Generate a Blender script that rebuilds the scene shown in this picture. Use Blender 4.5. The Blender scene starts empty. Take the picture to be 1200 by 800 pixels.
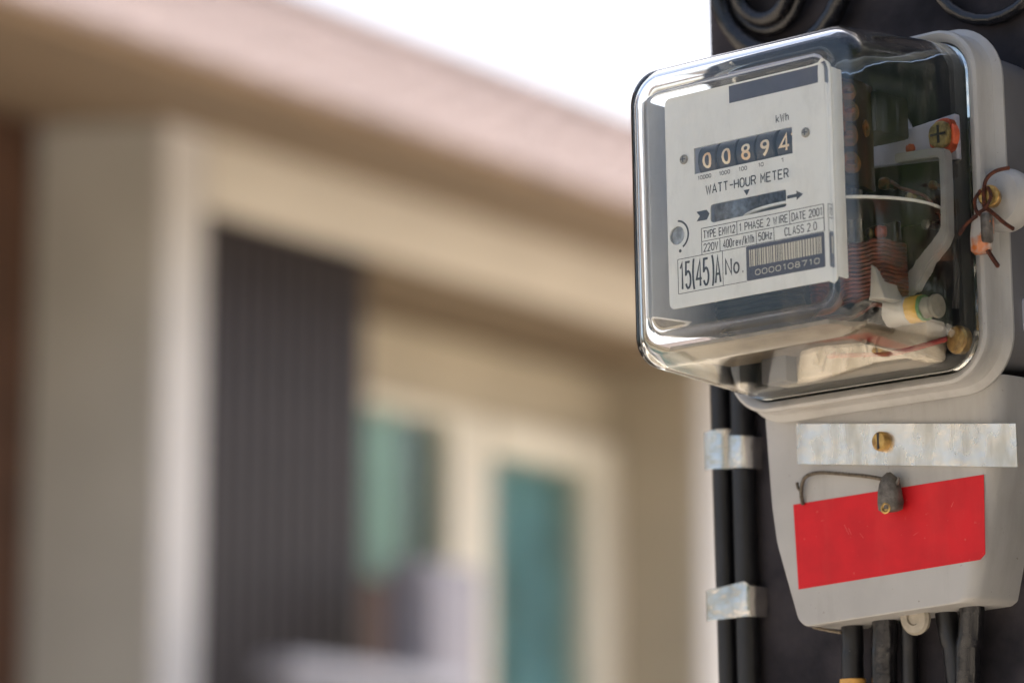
import bpy, bmesh, math, random
from mathutils import Vector, Matrix
R = math.radians
random.seed(7)
S = bpy.context.scene
COL = S.collection

# ------------------------------------------------------------------ camera
cd = bpy.data.cameras.new('camera')
cam = bpy.data.objects.new('camera', cd); COL.objects.link(cam)
cam.location = (0, 0, 1.5)
cam.rotation_euler = (R(90 + 10.5), 0, 0)
cd.sensor_width = 36.0
cd.lens = 120.0
cd.clip_start = 0.05
cd.clip_end = 2000
cd.dof.use_dof = True
cd.dof.focus_distance = 1.575
cd.dof.aperture_fstop = 5.2
cd.dof.aperture_blades = 0
S.camera = cam

# ------------------------------------------------------------------ world, sun, exposure
SUN_EL, SUN_AZ = 54.0, 40.0          # azimuth clockwise from +Y (the view direction)
w = bpy.data.worlds.new('World'); S.world = w; w.use_nodes = True
nt = w.node_tree
sky = nt.nodes.new('ShaderNodeTexSky'); sky.sky_type = 'NISHITA'
sky.sun_disc = False
sky.sun_elevation = R(SUN_EL); sky.sun_rotation = R(SUN_AZ)
sky.air_density = 1.0; sky.dust_density = 7.0; sky.ozone_density = 1.0
bg = nt.nodes['Background']; bg.inputs['Strength'].default_value = 0.12
nt.links.new(sky.outputs[0], bg.inputs['Color'])
sl = bpy.data.lights.new('sun', 'SUN'); sl.energy = 2.4; sl.angle = R(.53); sl.color = (1, .95, .88)
so = bpy.data.objects.new('sun', sl); COL.objects.link(so)
sd = Vector((math.sin(R(SUN_AZ)) * math.cos(R(SUN_EL)), math.cos(R(SUN_AZ)) * math.cos(R(SUN_EL)), math.sin(R(SUN_EL))))
so.rotation_euler = sd.to_track_quat('Z', 'Y').to_euler()
so.location = sd * 50
S.view_settings.view_transform = 'Standard'; S.view_settings.look = 'None'
S.view_settings.exposure = 1.5; S.view_settings.gamma = 1.0
S.render.engine = 'CYCLES'
S.cycles.max_bounces = 14; S.cycles.transmission_bounces = 14; S.cycles.glossy_bounces = 6
S.cycles.diffuse_bounces = 4; S.cycles.transparent_max_bounces = 12
S.cycles.caustics_refractive = True; S.cycles.caustics_reflective = True
S.cycles.blur_glossy = 0.3; S.cycles.sample_clamp_indirect = 6.0
S.cycles.use_denoising = True
try: S.cycles.denoiser = 'OPENIMAGEDENOISE'
except Exception: pass

# ------------------------------------------------------------------ frames
def frame(loc, rz, rx=0, ry=0):
    return Matrix.Translation(loc) @ Matrix.Rotation(rz, 4, 'Z') @ Matrix.Rotation(rx, 4, 'X') @ Matrix.Rotation(ry, 4, 'Y')
# meter frame: first axis along the meter's width, second out of the wall towards the viewer, third up; millimetres
MET = frame((0.1599255, 1.57940436, 1.84920697), R(-42.747), R(0.702), R(-0.659))
# house frame: along the facade, out of it, up; metres
HOU = frame((-0.93388, 9.0, 0), R(90 - 34.8))
def V(a, b, c, k=0.001):               # (along, up, out) -> local coordinates
    return Vector((a * k, -c * k, b * k))

# ------------------------------------------------------------------ materials
MATS = {}
def mat(name, color, rough=.5, metal=0., var=0., scale=60., bump=0., bscale=None, spec=.5, color2=None, coat=0., detail=5., lo=.35, hi=.65, rvar=0., stretch=None, grime=0., gscale=40., specks=0., gcol=(.10, .075, .05)):
    m = bpy.data.materials.new(name); m.use_nodes = True
    n, l = m.node_tree.nodes, m.node_tree.links
    b = n['Principled BSDF']
    b.inputs['Roughness'].default_value = rough; b.inputs['Metallic'].default_value = metal
    b.inputs['Specular IOR Level'].default_value = spec
    b.inputs['Coat Weight'].default_value = coat
    b.inputs['Base Color'].default_value = (*color, 1)
    tc = n.new('ShaderNodeTexCoord')
    if stretch:
        mp = n.new('ShaderNodeMapping'); mp.inputs['Scale'].default_value = stretch; l.new(tc.outputs['Object'], mp.inputs['Vector']); vec = mp.outputs['Vector']
    else: vec = tc.outputs['Object']
    if var or color2:
        nz = n.new('ShaderNodeTexNoise'); nz.inputs['Scale'].default_value = scale; nz.inputs['Detail'].default_value = detail
        l.new(vec, nz.inputs['Vector'])
        cr = n.new('ShaderNodeValToRGB')
        c2 = color2 or tuple(min(1, c * (1 + var)) for c in color)
        c1 = color if color2 else tuple(c * (1 - var) for c in color)
        cr.color_ramp.elements[0].color = (*c1, 1); cr.color_ramp.elements[1].color = (*c2, 1)
        cr.color_ramp.elements[0].position = lo; cr.color_ramp.elements[1].position = hi
        l.new(nz.outputs['Fac'], cr.inputs['Fac']); l.new(cr.outputs['Color'], b.inputs['Base Color'])
        if rvar:
            mr = n.new('ShaderNodeMapRange'); mr.inputs['To Min'].default_value = max(.02, rough - rvar); mr.inputs['To Max'].default_value = min(1, rough + rvar)
            l.new(nz.outputs['Fac'], mr.inputs['Value']); l.new(mr.outputs['Result'], b.inputs['Roughness'])
    def over(fac_socket, amount, lo_, hi_, col):
        src = b.inputs['Base Color'].links[0].from_socket if b.inputs['Base Color'].links else None
        mr = n.new('ShaderNodeMapRange'); mr.inputs['From Min'].default_value = lo_; mr.inputs['From Max'].default_value = hi_; mr.inputs['To Max'].default_value = amount
        l.new(fac_socket, mr.inputs['Value'])
        mx = n.new('ShaderNodeMix'); mx.data_type = 'RGBA'; mx.inputs[7].default_value = (*col, 1)
        l.new(mr.outputs['Result'], mx.inputs[0])
        if src: l.new(src, mx.inputs[6])
        else: mx.inputs[6].default_value = (*color, 1)
        l.new(mx.outputs[2], b.inputs['Base Color'])
    if grime:
        m2 = n.new('ShaderNodeMapping'); m2.inputs['Scale'].default_value = (1, 1, .16); l.new(tc.outputs['Object'], m2.inputs['Vector'])
        g1 = n.new('ShaderNodeTexNoise'); g1.inputs['Scale'].default_value = gscale; g1.inputs['Detail'].default_value = 8; g1.inputs['Roughness'].default_value = .65
        l.new(m2.outputs['Vector'], g1.inputs['Vector']); over(g1.outputs['Fac'], grime, .5, .78, gcol)
    if specks:
        g2 = n.new('ShaderNodeTexNoise'); g2.inputs['Scale'].default_value = 420; g2.inputs['Detail'].default_value = 2
        l.new(tc.outputs['Object'], g2.inputs['Vector']); over(g2.outputs['Fac'], specks, .71, .76, gcol)
    if bump:
        n2 = n.new('ShaderNodeTexNoise'); n2.inputs['Scale'].default_value = bscale or scale * 3; n2.inputs['Detail'].default_value = 6
        l.new(tc.outputs['Object'], n2.inputs['Vector'])
        bp = n.new('ShaderNodeBump'); bp.inputs['Strength'].default_value = bump; bp.inputs['Distance'].default_value = .001
        l.new(n2.outputs['Fac'], bp.inputs['Height']); l.new(bp.outputs['Normal'], b.inputs['Normal'])
    MATS[name] = m
    return m
def glass(name, color, rough=0., ior=1.46, bump=0.):
    m = bpy.data.materials.new(name); m.use_nodes = True
    n, l = m.node_tree.nodes, m.node_tree.links
    n.remove(n['Principled BSDF'])
    g = n.new('ShaderNodeBsdfGlass'); g.inputs['Color'].default_value = (*color, 1); g.inputs['Roughness'].default_value = rough; g.inputs['IOR'].default_value = ior
    if bump:
        tc = n.new('ShaderNodeTexCoord'); nz = n.new('ShaderNodeTexNoise'); nz.inputs['Scale'].default_value = 22; nz.inputs['Detail'].default_value = 1
        l.new(tc.outputs['Object'], nz.inputs['Vector'])
        bp = n.new('ShaderNodeBump'); bp.inputs['Strength'].default_value = bump; bp.inputs['Distance'].default_value = .002
        l.new(nz.outputs['Fac'], bp.inputs['Height']); l.new(bp.outputs['Normal'], g.inputs['Normal'])
    l.new(g.outputs[0], n['Material Output'].inputs['Surface'])
    return m

m_glass = glass('clear_cover_glass', (.98, .985, .975), bump=.06)
def ripple(m):
    n, l = m.node_tree.nodes, m.node_tree.links
    bp = next(q for q in n if q.type == 'BUMP'); g = next(q for q in n if q.type == 'BSDF_GLASS')
    tc = n.new('ShaderNodeTexCoord'); mp = n.new('ShaderNodeMapping'); mp.inputs['Scale'].default_value = (1, 1, .05); l.new(tc.outputs['Object'], mp.inputs['Vector'])
    z = n.new('ShaderNodeTexNoise'); z.inputs['Scale'].default_value = 150; z.inputs['Detail'].default_value = 3; l.new(mp.outputs['Vector'], z.inputs['Vector'])
    sx = n.new('ShaderNodeSeparateXYZ'); l.new(tc.outputs['Object'], sx.inputs[0])
    mr = n.new('ShaderNodeMapRange'); mr.inputs['From Min'].default_value = .054; mr.inputs['From Max'].default_value = .064; l.new(sx.outputs['X'], mr.inputs['Value'])
    b2 = n.new('ShaderNodeBump'); b2.inputs['Distance'].default_value = .0006
    mu = n.new('ShaderNodeMath'); mu.operation = 'MULTIPLY'; mu.inputs[1].default_value = .13; l.new(mr.outputs['Result'], mu.inputs[0]); l.new(mu.outputs[0], b2.inputs['Strength'])
    l.new(z.outputs['Fac'], b2.inputs['Height']); l.new(bp.outputs['Normal'], b2.inputs['Normal']); l.new(b2.outputs['Normal'], g.inputs['Normal'])
ripple(m_glass)
def dusty(m, amount):
    n, l = m.node_tree.nodes, m.node_tree.links
    g = next(q for q in n if q.type == 'BSDF_GLASS'); out = n['Material Output']
    tc = n.new('ShaderNodeTexCoord'); mp = n.new('ShaderNodeMapping'); mp.inputs['Scale'].default_value = (1, 1, .35); l.new(tc.outputs['Object'], mp.inputs['Vector'])
    z1 = n.new('ShaderNodeTexNoise'); z1.inputs['Scale'].default_value = 60; z1.inputs['Detail'].default_value = 10; z1.inputs['Roughness'].default_value = .75
    l.new(mp.outputs['Vector'], z1.inputs['Vector'])
    mr = n.new('ShaderNodeMapRange'); mr.inputs['From Min'].default_value = .5; mr.inputs['From Max'].default_value = .85; mr.inputs['To Max'].default_value = amount
    l.new(z1.outputs['Fac'], mr.inputs['Value'])
    d = n.new('ShaderNodeBsdfDiffuse'); d.inputs['Color'].default_value = (.5, .44, .36, 1)
    mx = n.new('ShaderNodeMixShader'); l.new(mr.outputs['Result'], mx.inputs[0]); l.new(g.outputs[0], mx.inputs[1]); l.new(d.outputs[0], mx.inputs[2]); l.new(mx.outputs[0], out.inputs['Surface'])
dusty(m_glass, .16)
m_grey = mat('light_grey_enamel', (.385, .382, .375), .42, var=.07, scale=35, bump=.05, bscale=900, grime=.38, specks=.35)
m_case = mat('mid_grey_enamel', (.14, .14, .15), .45, var=.12, scale=30, bump=.08, bscale=700, grime=.4)
m_term = mat('light_grey_plastic', (.385, .377, .365), .5, var=.07, scale=28, bump=.06, bscale=1200, grime=.30, specks=.45)
m_card = mat('white_printed_card', (.80, .795, .785), .55, var=.02, scale=40, grime=.07, specks=.12, gcol=(.4, .32, .2))
m_ink = mat('black_ink', (.018, .016, .02), .6)
m_bar = mat('faded_black_sticker', (.055, .048, .07), .5, var=.15, scale=90)
m_bcode = mat('purple_black_print', (.035, .028, .05), .5)
m_cream = mat('cream_print', (.62, .56, .45), .6)
m_wheel = mat('black_digit_wheel', (.016, .016, .026), .45)
m_digit = mat('cream_digit', (.85, .74, .56), .5, color2=(.8, .5, .25), scale=130)
m_red = mat('red_sticker', (.56, .010, .016), .5, var=.08, scale=70, grime=.10, specks=.3, gcol=(.6, .2, .16), bump=.04, bscale=300, spec=.25)
m_scuff = mat('pale_red_scuff', (.62, .10, .09), .6)
m_alu = mat('worn_aluminium', (.90, .84, .75), .27, metal=.8, color2=(.60, .55, .46), scale=75, bump=.9, bscale=70, lo=.42, hi=.68, rvar=.1, stretch=(1.3, 1, .5), grime=.4, specks=.3)
m_clip = mat('bright_aluminium', (.86, .82, .76), .2, metal=.95, var=.12, scale=70, bump=1.0, bscale=85, grime=.5, rvar=.1)
m_brass = mat('tarnished_brass', (.55, .36, .12), .38, metal=.9, color2=(.26, .15, .06), scale=330, bump=.3, bscale=900)
m_oldbrass = mat('old_brass', (.50, .38, .14), .5, metal=.45, color2=(.22, .17, .07), scale=420, bump=.5, bscale=900)
m_rust = mat('rusty_wire', (.03, .010, .008), .8, color2=(.12, .03, .011), scale=500, bump=.5, bscale=2500)
m_lead = mat('grey_lead', (.16, .145, .13), .6, metal=.35, color2=(.07, .062, .055), scale=260, bump=.8, bscale=420)
m_wire = mat('galvanised_twist_wire', (.2, .17, .13), .5, metal=.6, color2=(.09, .07, .05), scale=900)
m_sealp = mat('stained_clear_plastic', (.40, .38, .36), .22, color2=(.46, .12, .02), scale=110, lo=.45, hi=.6, coat=.6)
m_cable = mat('black_rubber_cable', (.007, .007, .009), .38, var=.3, scale=120, bump=.15, bscale=900)
m_cableg = mat('weathered_black_cable', (.008, .008, .010), .2, color2=(.018, .017, .019), scale=180, bump=.25, bscale=140, rvar=.12)
m_pole = mat('dark_weathered_pole', (.012, .011, .015), .8, color2=(.045, .04, .046), scale=26, bump=.8, bscale=180, spec=.25)
m_dark = mat('dark_backplate', (.010, .013, .013), .6, var=.2, scale=60, spec=.2)
m_lav = mat('pale_lavender_plate', (.52, .52, .62), .35, var=.08, scale=50)
m_pale = mat('pale_coated_plate', (.82, .82, .86), .4, var=.04, scale=40)
m_train = mat('brown_bakelite', (.05, .02, .012), .55, color2=(.012, .010, .008), scale=90, spec=.2, stretch=(1, 1, .2))
m_gear = mat('dull_bronze', (.34, .13, .04), .45, metal=.6, color2=(.05, .06, .02), scale=200)
m_stamp = mat('dull_stamped_screw', (.42, .37, .29), .45, metal=.4, color2=(.2, .17, .13), scale=800)
m_brk = mat('cast_grey_bracket', (.36, .355, .345), .45, var=.08, scale=60)
m_copper = mat('copper_winding', (.20, .040, .014), .45, metal=.3, color2=(.06, .012, .008), scale=180)
m_orange = mat('orange_washer', (.58, .10, .03), .5, color2=(.4, .06, .02), scale=300)
m_disc = mat('spun_aluminium', (.5, .5, .5), .3, metal=1.)
m_edge = mat('milled_disc_edge', (.85, .85, .83), .45)
m_steel = mat('dull_steel', (.45, .44, .43), .35, metal=.9, color2=(.22, .2, .18), scale=300, bump=.2, bscale=900)
m_yellow = mat('yellow_sleeve', (.62, .36, .03), .45)
m_green = mat('green_sleeve', (.1, .25, .06), .45)
m_nylon = mat('white_nylon', (.46, .44, .41), .35, var=.06, scale=90)
m_smoke = mat('smoky_resin', (.3, .27, .22), .25, var=.2, scale=120)
m_mold = mat('beige_moulding', (.45, .385, .30), .5, var=.06, scale=80)
m_shelf = mat('brown_tinted_moulding', (.34, .28, .21), .4, color2=(.18, .14, .10), scale=45)
m_wirered = mat('red_insulation', (.4, .05, .04), .4)
m_gtape = mat('amber_tape', (.62, .33, .08), .4, var=.15, scale=300)

h_tile = mat('pale_terracotta_tile', (.32, .255, .24), .8, var=.12, scale=5, bump=.1, spec=.2)
h_ridge = mat('grey_brown_ridge_tile', (.19, .15, .14), .8, var=.15, scale=5, spec=.2)
h_fascia = mat('brown_stained_timber', (.23, .155, .095), .6, var=.15, scale=6, bump=.1)
h_soffit = mat('tan_soffit_board', (.20, .148, .10), .7, var=.08, scale=3)
h_ceil = mat('shaded_porch_boards', (.17, .125, .08), .7, var=.1, scale=3)  # porch shadow put into a darker board colour
h_wall = mat('tan_render', (.45, .395, .305), .85, var=.06, scale=2.5, bump=.2, bscale=90)
h_band = mat('cream_beam', (.58, .54, .475), .8, var=.04, scale=2)  # paler base colour than the tan wall
h_green = mat('sage_painted_render', (.46, .455, .42), .85, var=.06, scale=2.5, bump=.2, bscale=90)
h_white = mat('white_painted_trim', (.60, .585, .575), .6, var=.03, scale=4)
h_shut = mat('charcoal_louvre', (.029, .023, .026), .55, var=.12, scale=8)
h_brown = mat('dark_brown_timber', (.085, .042, .026), .6, var=.2, scale=5)
h_frame = mat('cream_window_frame', (.80, .76, .66), .55, var=.03, scale=4)
h_refl = mat('mint_sky_reflection', (.48, .62, .54), .8, var=.25, scale=3)  # mirrored sky and trees put into the colours of these four sheets
h_refl2 = mat('deep_teal_reflection', (.13, .36, .40), .8, var=.2, scale=3)
h_refl_pale = mat('pale_teal_reflection', (.50, .70, .80), .8, var=.2, scale=3)
h_refl_dark = mat('dark_tree_reflection', (.012, .055, .05), .8, var=.3, scale=3)
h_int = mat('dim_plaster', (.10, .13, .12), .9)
h_lav = mat('pale_lilac_panel', (.30, .29, .33), .6, var=.05, scale=3)
h_low = mat('pale_grey_coping', (.25, .26, .31), .7, var=.05, scale=3)
m_pane = glass('window_glass', (.86, .95, .94), ior=1.5)
m_ground = mat('pale_warm_paving', (.46, .41, .335), .9, var=.15, scale=.8, bump=.3, bscale=30)
m_leaf = mat('mango_leaf', (.045, .085, .022), .5, var=.45, scale=3.)
m_bark = mat('grey_brown_bark', (.12, .09, .065), .85, var=.25, scale=8, bump=.6, bscale=30)

# ------------------------------------------------------------------ mesh building
class MB:
    def __init__(s, k=0.001): s.bm = bmesh.new(); s.k = k
    def P(s, a, b, c): return V(a, b, c, s.k)
    def box(s, a0, a1, b0, b1, c0, c1, bev=0., seg=2):
        bm = s.bm
        vs = [bm.verts.new(s.P(a, b, c)) for c in (c0, c1) for b in (b0, b1) for a in (a0, a1)]
        fs = [bm.faces.new([vs[i] for i in q]) for q in ((0, 1, 3, 2), (4, 6, 7, 5), (0, 4, 5, 1), (2, 3, 7, 6), (0, 2, 6, 4), (1, 5, 7, 3))]
        bmesh.ops.recalc_face_normals(bm, faces=fs)
        if bev:
            es = list({e for f in fs for e in f.edges})
            bmesh.ops.bevel(bm, geom=es, offset=bev * s.k, segments=seg, affect='EDGES', profile=.5)
        return s
    def ring(s, p, t, r, n=10, ref=None):
        t = t.normalized(); ref = ref or (Vector((0, 0, 1)) if abs(t.z) < .9 else Vector((1, 0, 0)))
        x = ref.cross(t).normalized(); y = t.cross(x)
        return [s.bm.verts.new(p + (x * math.cos(2 * math.pi * i / n) + y * math.sin(2 * math.pi * i / n)) * r * s.k) for i in range(n)]
    def tube(s, pts, r, n=10, closed=False, smooth=0, cap=True):
        P = [s.P(*p) for p in pts]
        if smooth: P = catmull(P, smooth, closed)
        rr = r if callable(r) else (lambda u: r)
        rings = []
        N = len(P); ref = None
        for i, p in enumerate(P):
            t = (P[(i + 1) % N] - P[i - 1]) if closed else (P[min(i + 1, N - 1)] - P[max(i - 1, 0)])
            t.normalize()
            if ref is None: ref = Vector((0, 0, 1)) if abs(t.z) < .9 else Vector((1, 0, 0))
            x = ref.cross(t).normalized(); y = t.cross(x); ref = y
            q = rr(i / max(1, N - 1)) * s.k
            rings.append([s.bm.verts.new(p + (x * math.cos(2 * math.pi * j / n) + y * math.sin(2 * math.pi * j / n)) * q) for j in range(n)])
        s.bridge(rings, closed)
        if cap and not closed:
            s.bm.faces.new(rings[0][::-1]); s.bm.faces.new(rings[-1])
        return s
    def bridge(s, rings, closed=False):
        M = len(rings)
        for i in range(M if closed else M - 1):
            A, B = rings[i], rings[(i + 1) % M]; n = len(A)
            off = 0
            if closed and i == M - 1:
                off = min(range(n), key=lambda o: (A[0].co - B[o].co).length)
            for j in range(n):
                s.bm.faces.new((A[j], A[(j + 1) % n], B[(j + 1 + off) % n], B[(j + off) % n]))
    def lathe(s, c, axis, prof, n=24):
        # prof: (radius, height along axis) ; axis 'out','along','up' or a vector given in (a,b,c)
        ax = {'out': s.P(0, 0, 1), 'along': s.P(1, 0, 0), 'up': s.P(0, 1, 0)}[axis] if isinstance(axis, str) else s.P(*axis)
        ax = ax.normalized(); c0 = s.P(*c)
        ref = Vector((0, 0, 1)) if abs(ax.z) < .9 else Vector((1, 0, 0))
        x = ref.cross(ax).normalized(); y = ax.cross(x)
        rings = []
        for r, h in prof:
            rings.append([s.bm.verts.new(c0 + ax * h * s.k + (x * math.cos(2 * math.pi * i / n) + y * math.sin(2 * math.pi * i / n)) * max(r, 1e-3) * s.k) for i in range(n)])
        s.bridge(rings); s.bm.faces.new(rings[0][::-1]); s.bm.faces.new(rings[-1])
        return s
    def prism(s, poly, c0, c1, bev=0., seg=3, front_only=False):
        bm = s.bm
        A = [bm.verts.new(s.P(a, b, c1)) for a, b in poly]; B = [bm.verts.new(s.P(a, b, c0)) for a, b in poly]
        f1 = bm.faces.new(A); f2 = bm.faces.new(B[::-1]); n = len(poly); fs = [f1, f2]
        for i in range(n): fs.append(bm.faces.new((A[i], B[i], B[(i + 1) % n], A[(i + 1) % n])))
        bmesh.ops.recalc_face_normals(bm, faces=fs)
        if bev:
            es = list(f1.edges) if front_only else list(f1.edges) + list(f2.edges)
            bmesh.ops.bevel(bm, geom=es, offset=bev * s.k, segments=seg, affect='EDGES', profile=.5)
        return s
    def sheet(s, poly, c0, c1, holes=()):
        bm = s.bm; edges = []
        for lp in [poly] + list(holes):
            vs = [bm.verts.new(s.P(a, b, c1)) for a, b in lp]
            edges += [bm.edges.new((vs[i], vs[(i + 1) % len(vs)])) for i in range(len(vs))]
        r = bmesh.ops.triangle_fill(bm, use_beauty=True, use_dissolve=False, edges=edges)
        fs = [f for f in r['geom'] if isinstance(f, bmesh.types.BMFace)]
        ex = bmesh.ops.extrude_face_region(bm, geom=fs)
        vs = [v for v in ex['geom'] if isinstance(v, bmesh.types.BMVert)]
        bmesh.ops.translate(bm, vec=s.P(0, 0, c0 - c1), verts=vs)
        bmesh.ops.recalc_face_normals(bm, faces=bm.faces)
        return s
    def strip(s, path, b0, b1, th):
        # a bent metal strip: path in (along, out), extruded along up
        n = len(path); nor = []
        for i in range(n):
            a, c = path[max(i - 1, 0)], path[min(i + 1, n - 1)]
            d = (c[0] - a[0], c[1] - a[1]); q = math.hypot(*d) or 1; nor.append((-d[1] / q, d[0] / q))
        loops = []
        for (x, y), (nx, ny) in zip(path, nor):
            x2, y2 = x + nx * th, y + ny * th
            loops.append([s.bm.verts.new(s.P(*q)) for q in ((x, b0(x) if callable(b0) else b0, y), (x2, b0(x) if callable(b0) else b0, y2), (x2, b1(x) if callable(b1) else b1, y2), (x, b1(x) if callable(b1) else b1, y))])
        fs0 = set(s.bm.faces)
        s.bridge(loops); s.bm.faces.new(loops[0][::-1]); s.bm.faces.new(loops[-1])
        bmesh.ops.recalc_face_normals(s.bm, faces=[f for f in s.bm.faces if f not in fs0])
        return s
def catmull(P, m, closed=False):
    out = []; N = len(P)
    for i in range(N if closed else N - 1):
        p0 = P[(i - 1) % N] if closed or i > 0 else P[0]; p1 = P[i]; p2 = P[(i + 1) % N]; p3 = P[(i + 2) % N] if closed or i + 2 < N else P[-1]
        for j in range(m):
            t = j / m
            out.append(.5 * ((2 * p1) + (p2 - p0) * t + (2 * p0 - 5 * p1 + 4 * p2 - p3) * t * t + (3 * p1 - p0 - 3 * p2 + p3) * t ** 3))
    if not closed: out.append(P[-1].copy())
    return out
def rrect(hw, hu, r, cx=0, cy=0, seg=8, side=6):
    pts = []
    cs = [(hw - r, hu - r, 0), (-(hw - r), hu - r, 90), (-(hw - r), -(hu - r), 180), (hw - r, -(hu - r), 270)]
    for i, (x, y, a) in enumerate(cs):
        arc = [(x + r * math.cos(R(a + 90 * k / seg)), y + r * math.sin(R(a + 90 * k / seg))) for k in range(seg + 1)]
        pts += arc
        x2, y2, a2 = cs[(i + 1) % 4]; nx = (x2 + r * math.cos(R(a2)), y2 + r * math.sin(R(a2)))
        for k in range(1, side): pts.append((arc[-1][0] + (nx[0] - arc[-1][0]) * k / side, arc[-1][1] + (nx[1] - arc[-1][1]) * k / side))
    return [(a + cx, b + cy) for a, b in pts]
def rpoly(poly, r, seg=4):
    # round the corners of a polygon; r a number or a list
    out = []; n = len(poly)
    for i in range(n):
        p = Vector(poly[i]); a = Vector(poly[i - 1]) - p; b = Vector(poly[(i + 1) % n]) - p
        q = r[i] if isinstance(r, (list, tuple)) else r
        q = min(q, a.length * .45, b.length * .45)
        A = p + a.normalized() * q; B = p + b.normalized() * q
        for k in range(seg + 1):
            t = k / seg; out.append(tuple(A * (1 - t) ** 2 + p * 2 * t * (1 - t) + B * t * t))
    return out

ORG = {}
FRM = {}
def tag(o, label=None, cat=None, group=None, kind=None):
    if label: o['label'] = label
    if cat: o['category'] = cat
    if group: o['group'] = group
    if kind: o['kind'] = kind
    return o
def thing(name, fr, org, label, cat, group=None, k=0.001):
    o = bpy.data.objects.new(name, None); COL.objects.link(o); o.empty_display_size = .02
    o.matrix_world = fr @ Matrix.Translation(V(*org, k)); ORG[o.name] = V(*org, k)
    return tag(o, label, cat, group)
def obj(name, mb, m, parent=None, fr=None, org=(0, 0, 0), smooth=True, angle=32, k=0.001):
    bm = mb.bm if isinstance(mb, MB) else mb
    og = ORG[parent.name] if parent is not None else V(*org, k)
    bmesh.ops.translate(bm, vec=-og, verts=bm.verts)
    bmesh.ops.recalc_face_normals(bm, faces=bm.faces)
    if smooth:
        for f in bm.faces: f.smooth = True
        for e in bm.edges:
            if len(e.link_faces) == 2:
                try: e.smooth = e.calc_face_angle() < R(angle)
                except Exception: e.smooth = True
    me = bpy.data.meshes.new(name); bm.to_mesh(me); bm.free()
    me.materials.append(m)
    o = bpy.data.objects.new(name, me); COL.objects.link(o)
    if parent is not None: o.parent = parent
    else: o.matrix_world = fr @ Matrix.Translation(og)
    ORG[o.name] = og
    return o
def lettering(s, a0, a1, b0, b1, c, m, parent, bold=0., name='lettering', bend=None, spacing=1.0, tilt=0.):
    cu = bpy.data.curves.new('text', 'FONT'); cu.body = s; cu.size = 1; cu.offset = bold; cu.space_character = spacing
    cu.resolution_u = 3
    to = bpy.data.objects.new('text', cu); COL.objects.link(to)
    dg = bpy.context.evaluated_depsgraph_get()
    me = bpy.data.meshes.new_from_object(to.evaluated_get(dg))
    bpy.data.objects.remove(to); bpy.data.curves.remove(cu)
    xs = [v.co.x for v in me.vertices]; ys = [v.co.y for v in me.vertices]
    x0, x1, y0, y1 = min(xs), max(xs), min(ys), max(ys)
    og = ORG[parent.name]
    for v in me.vertices:
        a = a0 + (v.co.x - x0) / (x1 - x0) * (a1 - a0); b = b0 + (v.co.y - y0) / (y1 - y0) * (b1 - b0)
        b += tilt * (a - a0)
        v.co = (V(a, b, c) if bend is None else bend(a, b)) - og
    me.materials.append(m); me.name = name
    o = bpy.data.objects.new(name, me); COL.objects.link(o); o.parent = parent
    ORG[o.name] = og
    return o

# ================================================================== SETTING
mb = MB(1); mb.bm.faces.new([mb.bm.verts.new(Vector(p)) for p in ((-600, -600, 0), (600, -600, 0), (600, 600, 0), (-600, 600, 0))])
tag(obj('ground', mb, m_ground, None, Matrix.Identity(4), k=1), kind='structure')

# ================================================================== HOUSE (blurred background)
hk = dict(k=1)
house = thing('house', HOU, (0, 0, 0), 'blurred cream and tan bungalow with a pale tiled roof, behind the meter', 'house', k=1)
def H(name, mb, m, parent=None, **q): return obj(name, mb, m, parent or house, k=1, **q)
ZS = 3.82       # top of the wall under the soffit
# left fin wall: sage end face, white painted front face
fin = H('fin_wall', MB(1).box(0, .165, 0, ZS, -3., -.02, .01), h_green)
H('white_trim', MB(1).box(-.004, .168, 0, ZS - .03, -.022, .0, .006), h_white, fin)
H('timber_wall', MB(1).box(-4., -.01, 0, ZS + .2, -.62, -.47), h_brown)
# beam over the openings
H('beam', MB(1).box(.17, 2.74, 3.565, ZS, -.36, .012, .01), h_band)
H('porch_ceiling', MB(1).box(.925, 2.74, 3.515, 3.563, -.52, -.004), h_ceil)
# right fin wall
fin2 = H('fin_wall', MB(1).box(2.75, 2.92, 0, ZS, -3., -.02, .01), h_wall)
H('white_trim', MB(1).box(2.746, 2.924, 0, ZS - .03, -.022, .0, .006), h_white, fin2)
# slatted shutter
sh = H('shutter', MB(1).box(.172, .915, 1.15, 3.562, -.07, -.03, .004), h_shut)
ns = 11
proto = None
for i in range(ns):
    a = .178 + i * (.735 / ns)
    if proto is None:
        proto = H('slat', MB(1).box(a, a + .735 / ns - .014, 1.18, 3.556, -.028, -.003, .005), h_shut, sh)
    else:
        o = proto.copy(); COL.objects.link(o); o.parent = sh; o.location.x = proto.location.x + i * (.735 / ns)
# window wall, recessed
OW = -.36
wl = MB(1)
wl.box(.17, 2.745, 3.265, 3.495, OW - .15, OW)
wl.box(.17, 1.18, 1.1, 3.265, OW - .15, OW)
wl.box(2.76, 6.0, 0, ZS, -3.1, -2.9)
wl.box(.17, 2.745, 0, 1.1, OW - .15, OW)
H('window_wall', wl, h_wall)
win = H('window', MB(1).box(1.19, 1.24, 1.1, 3.262, OW - .1, OW + .02, .006).box(2.585, 2.743, 1.1, 3.262, OW - .1, OW + .03, .006).box(2.032, 2.583, 3.155, 3.26, OW - .1, OW + .025, .006).box(1.242, 1.798, 3.225, 3.26, OW - .1, OW + .02, .006), h_frame)
H('mullion', MB(1).box(1.80, 2.03, 1.1, 3.262, OW - .09, OW + .01, .006), h_frame, win)
H('pane', MB(1).box(1.242, 1.798, 2.70, 3.223, OW - .05, OW - .044), m_pane, win)
H('pane', MB(1).box(2.032, 2.583, 1.1, 3.153, OW - .05, OW - .044), m_pane, win)
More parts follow.
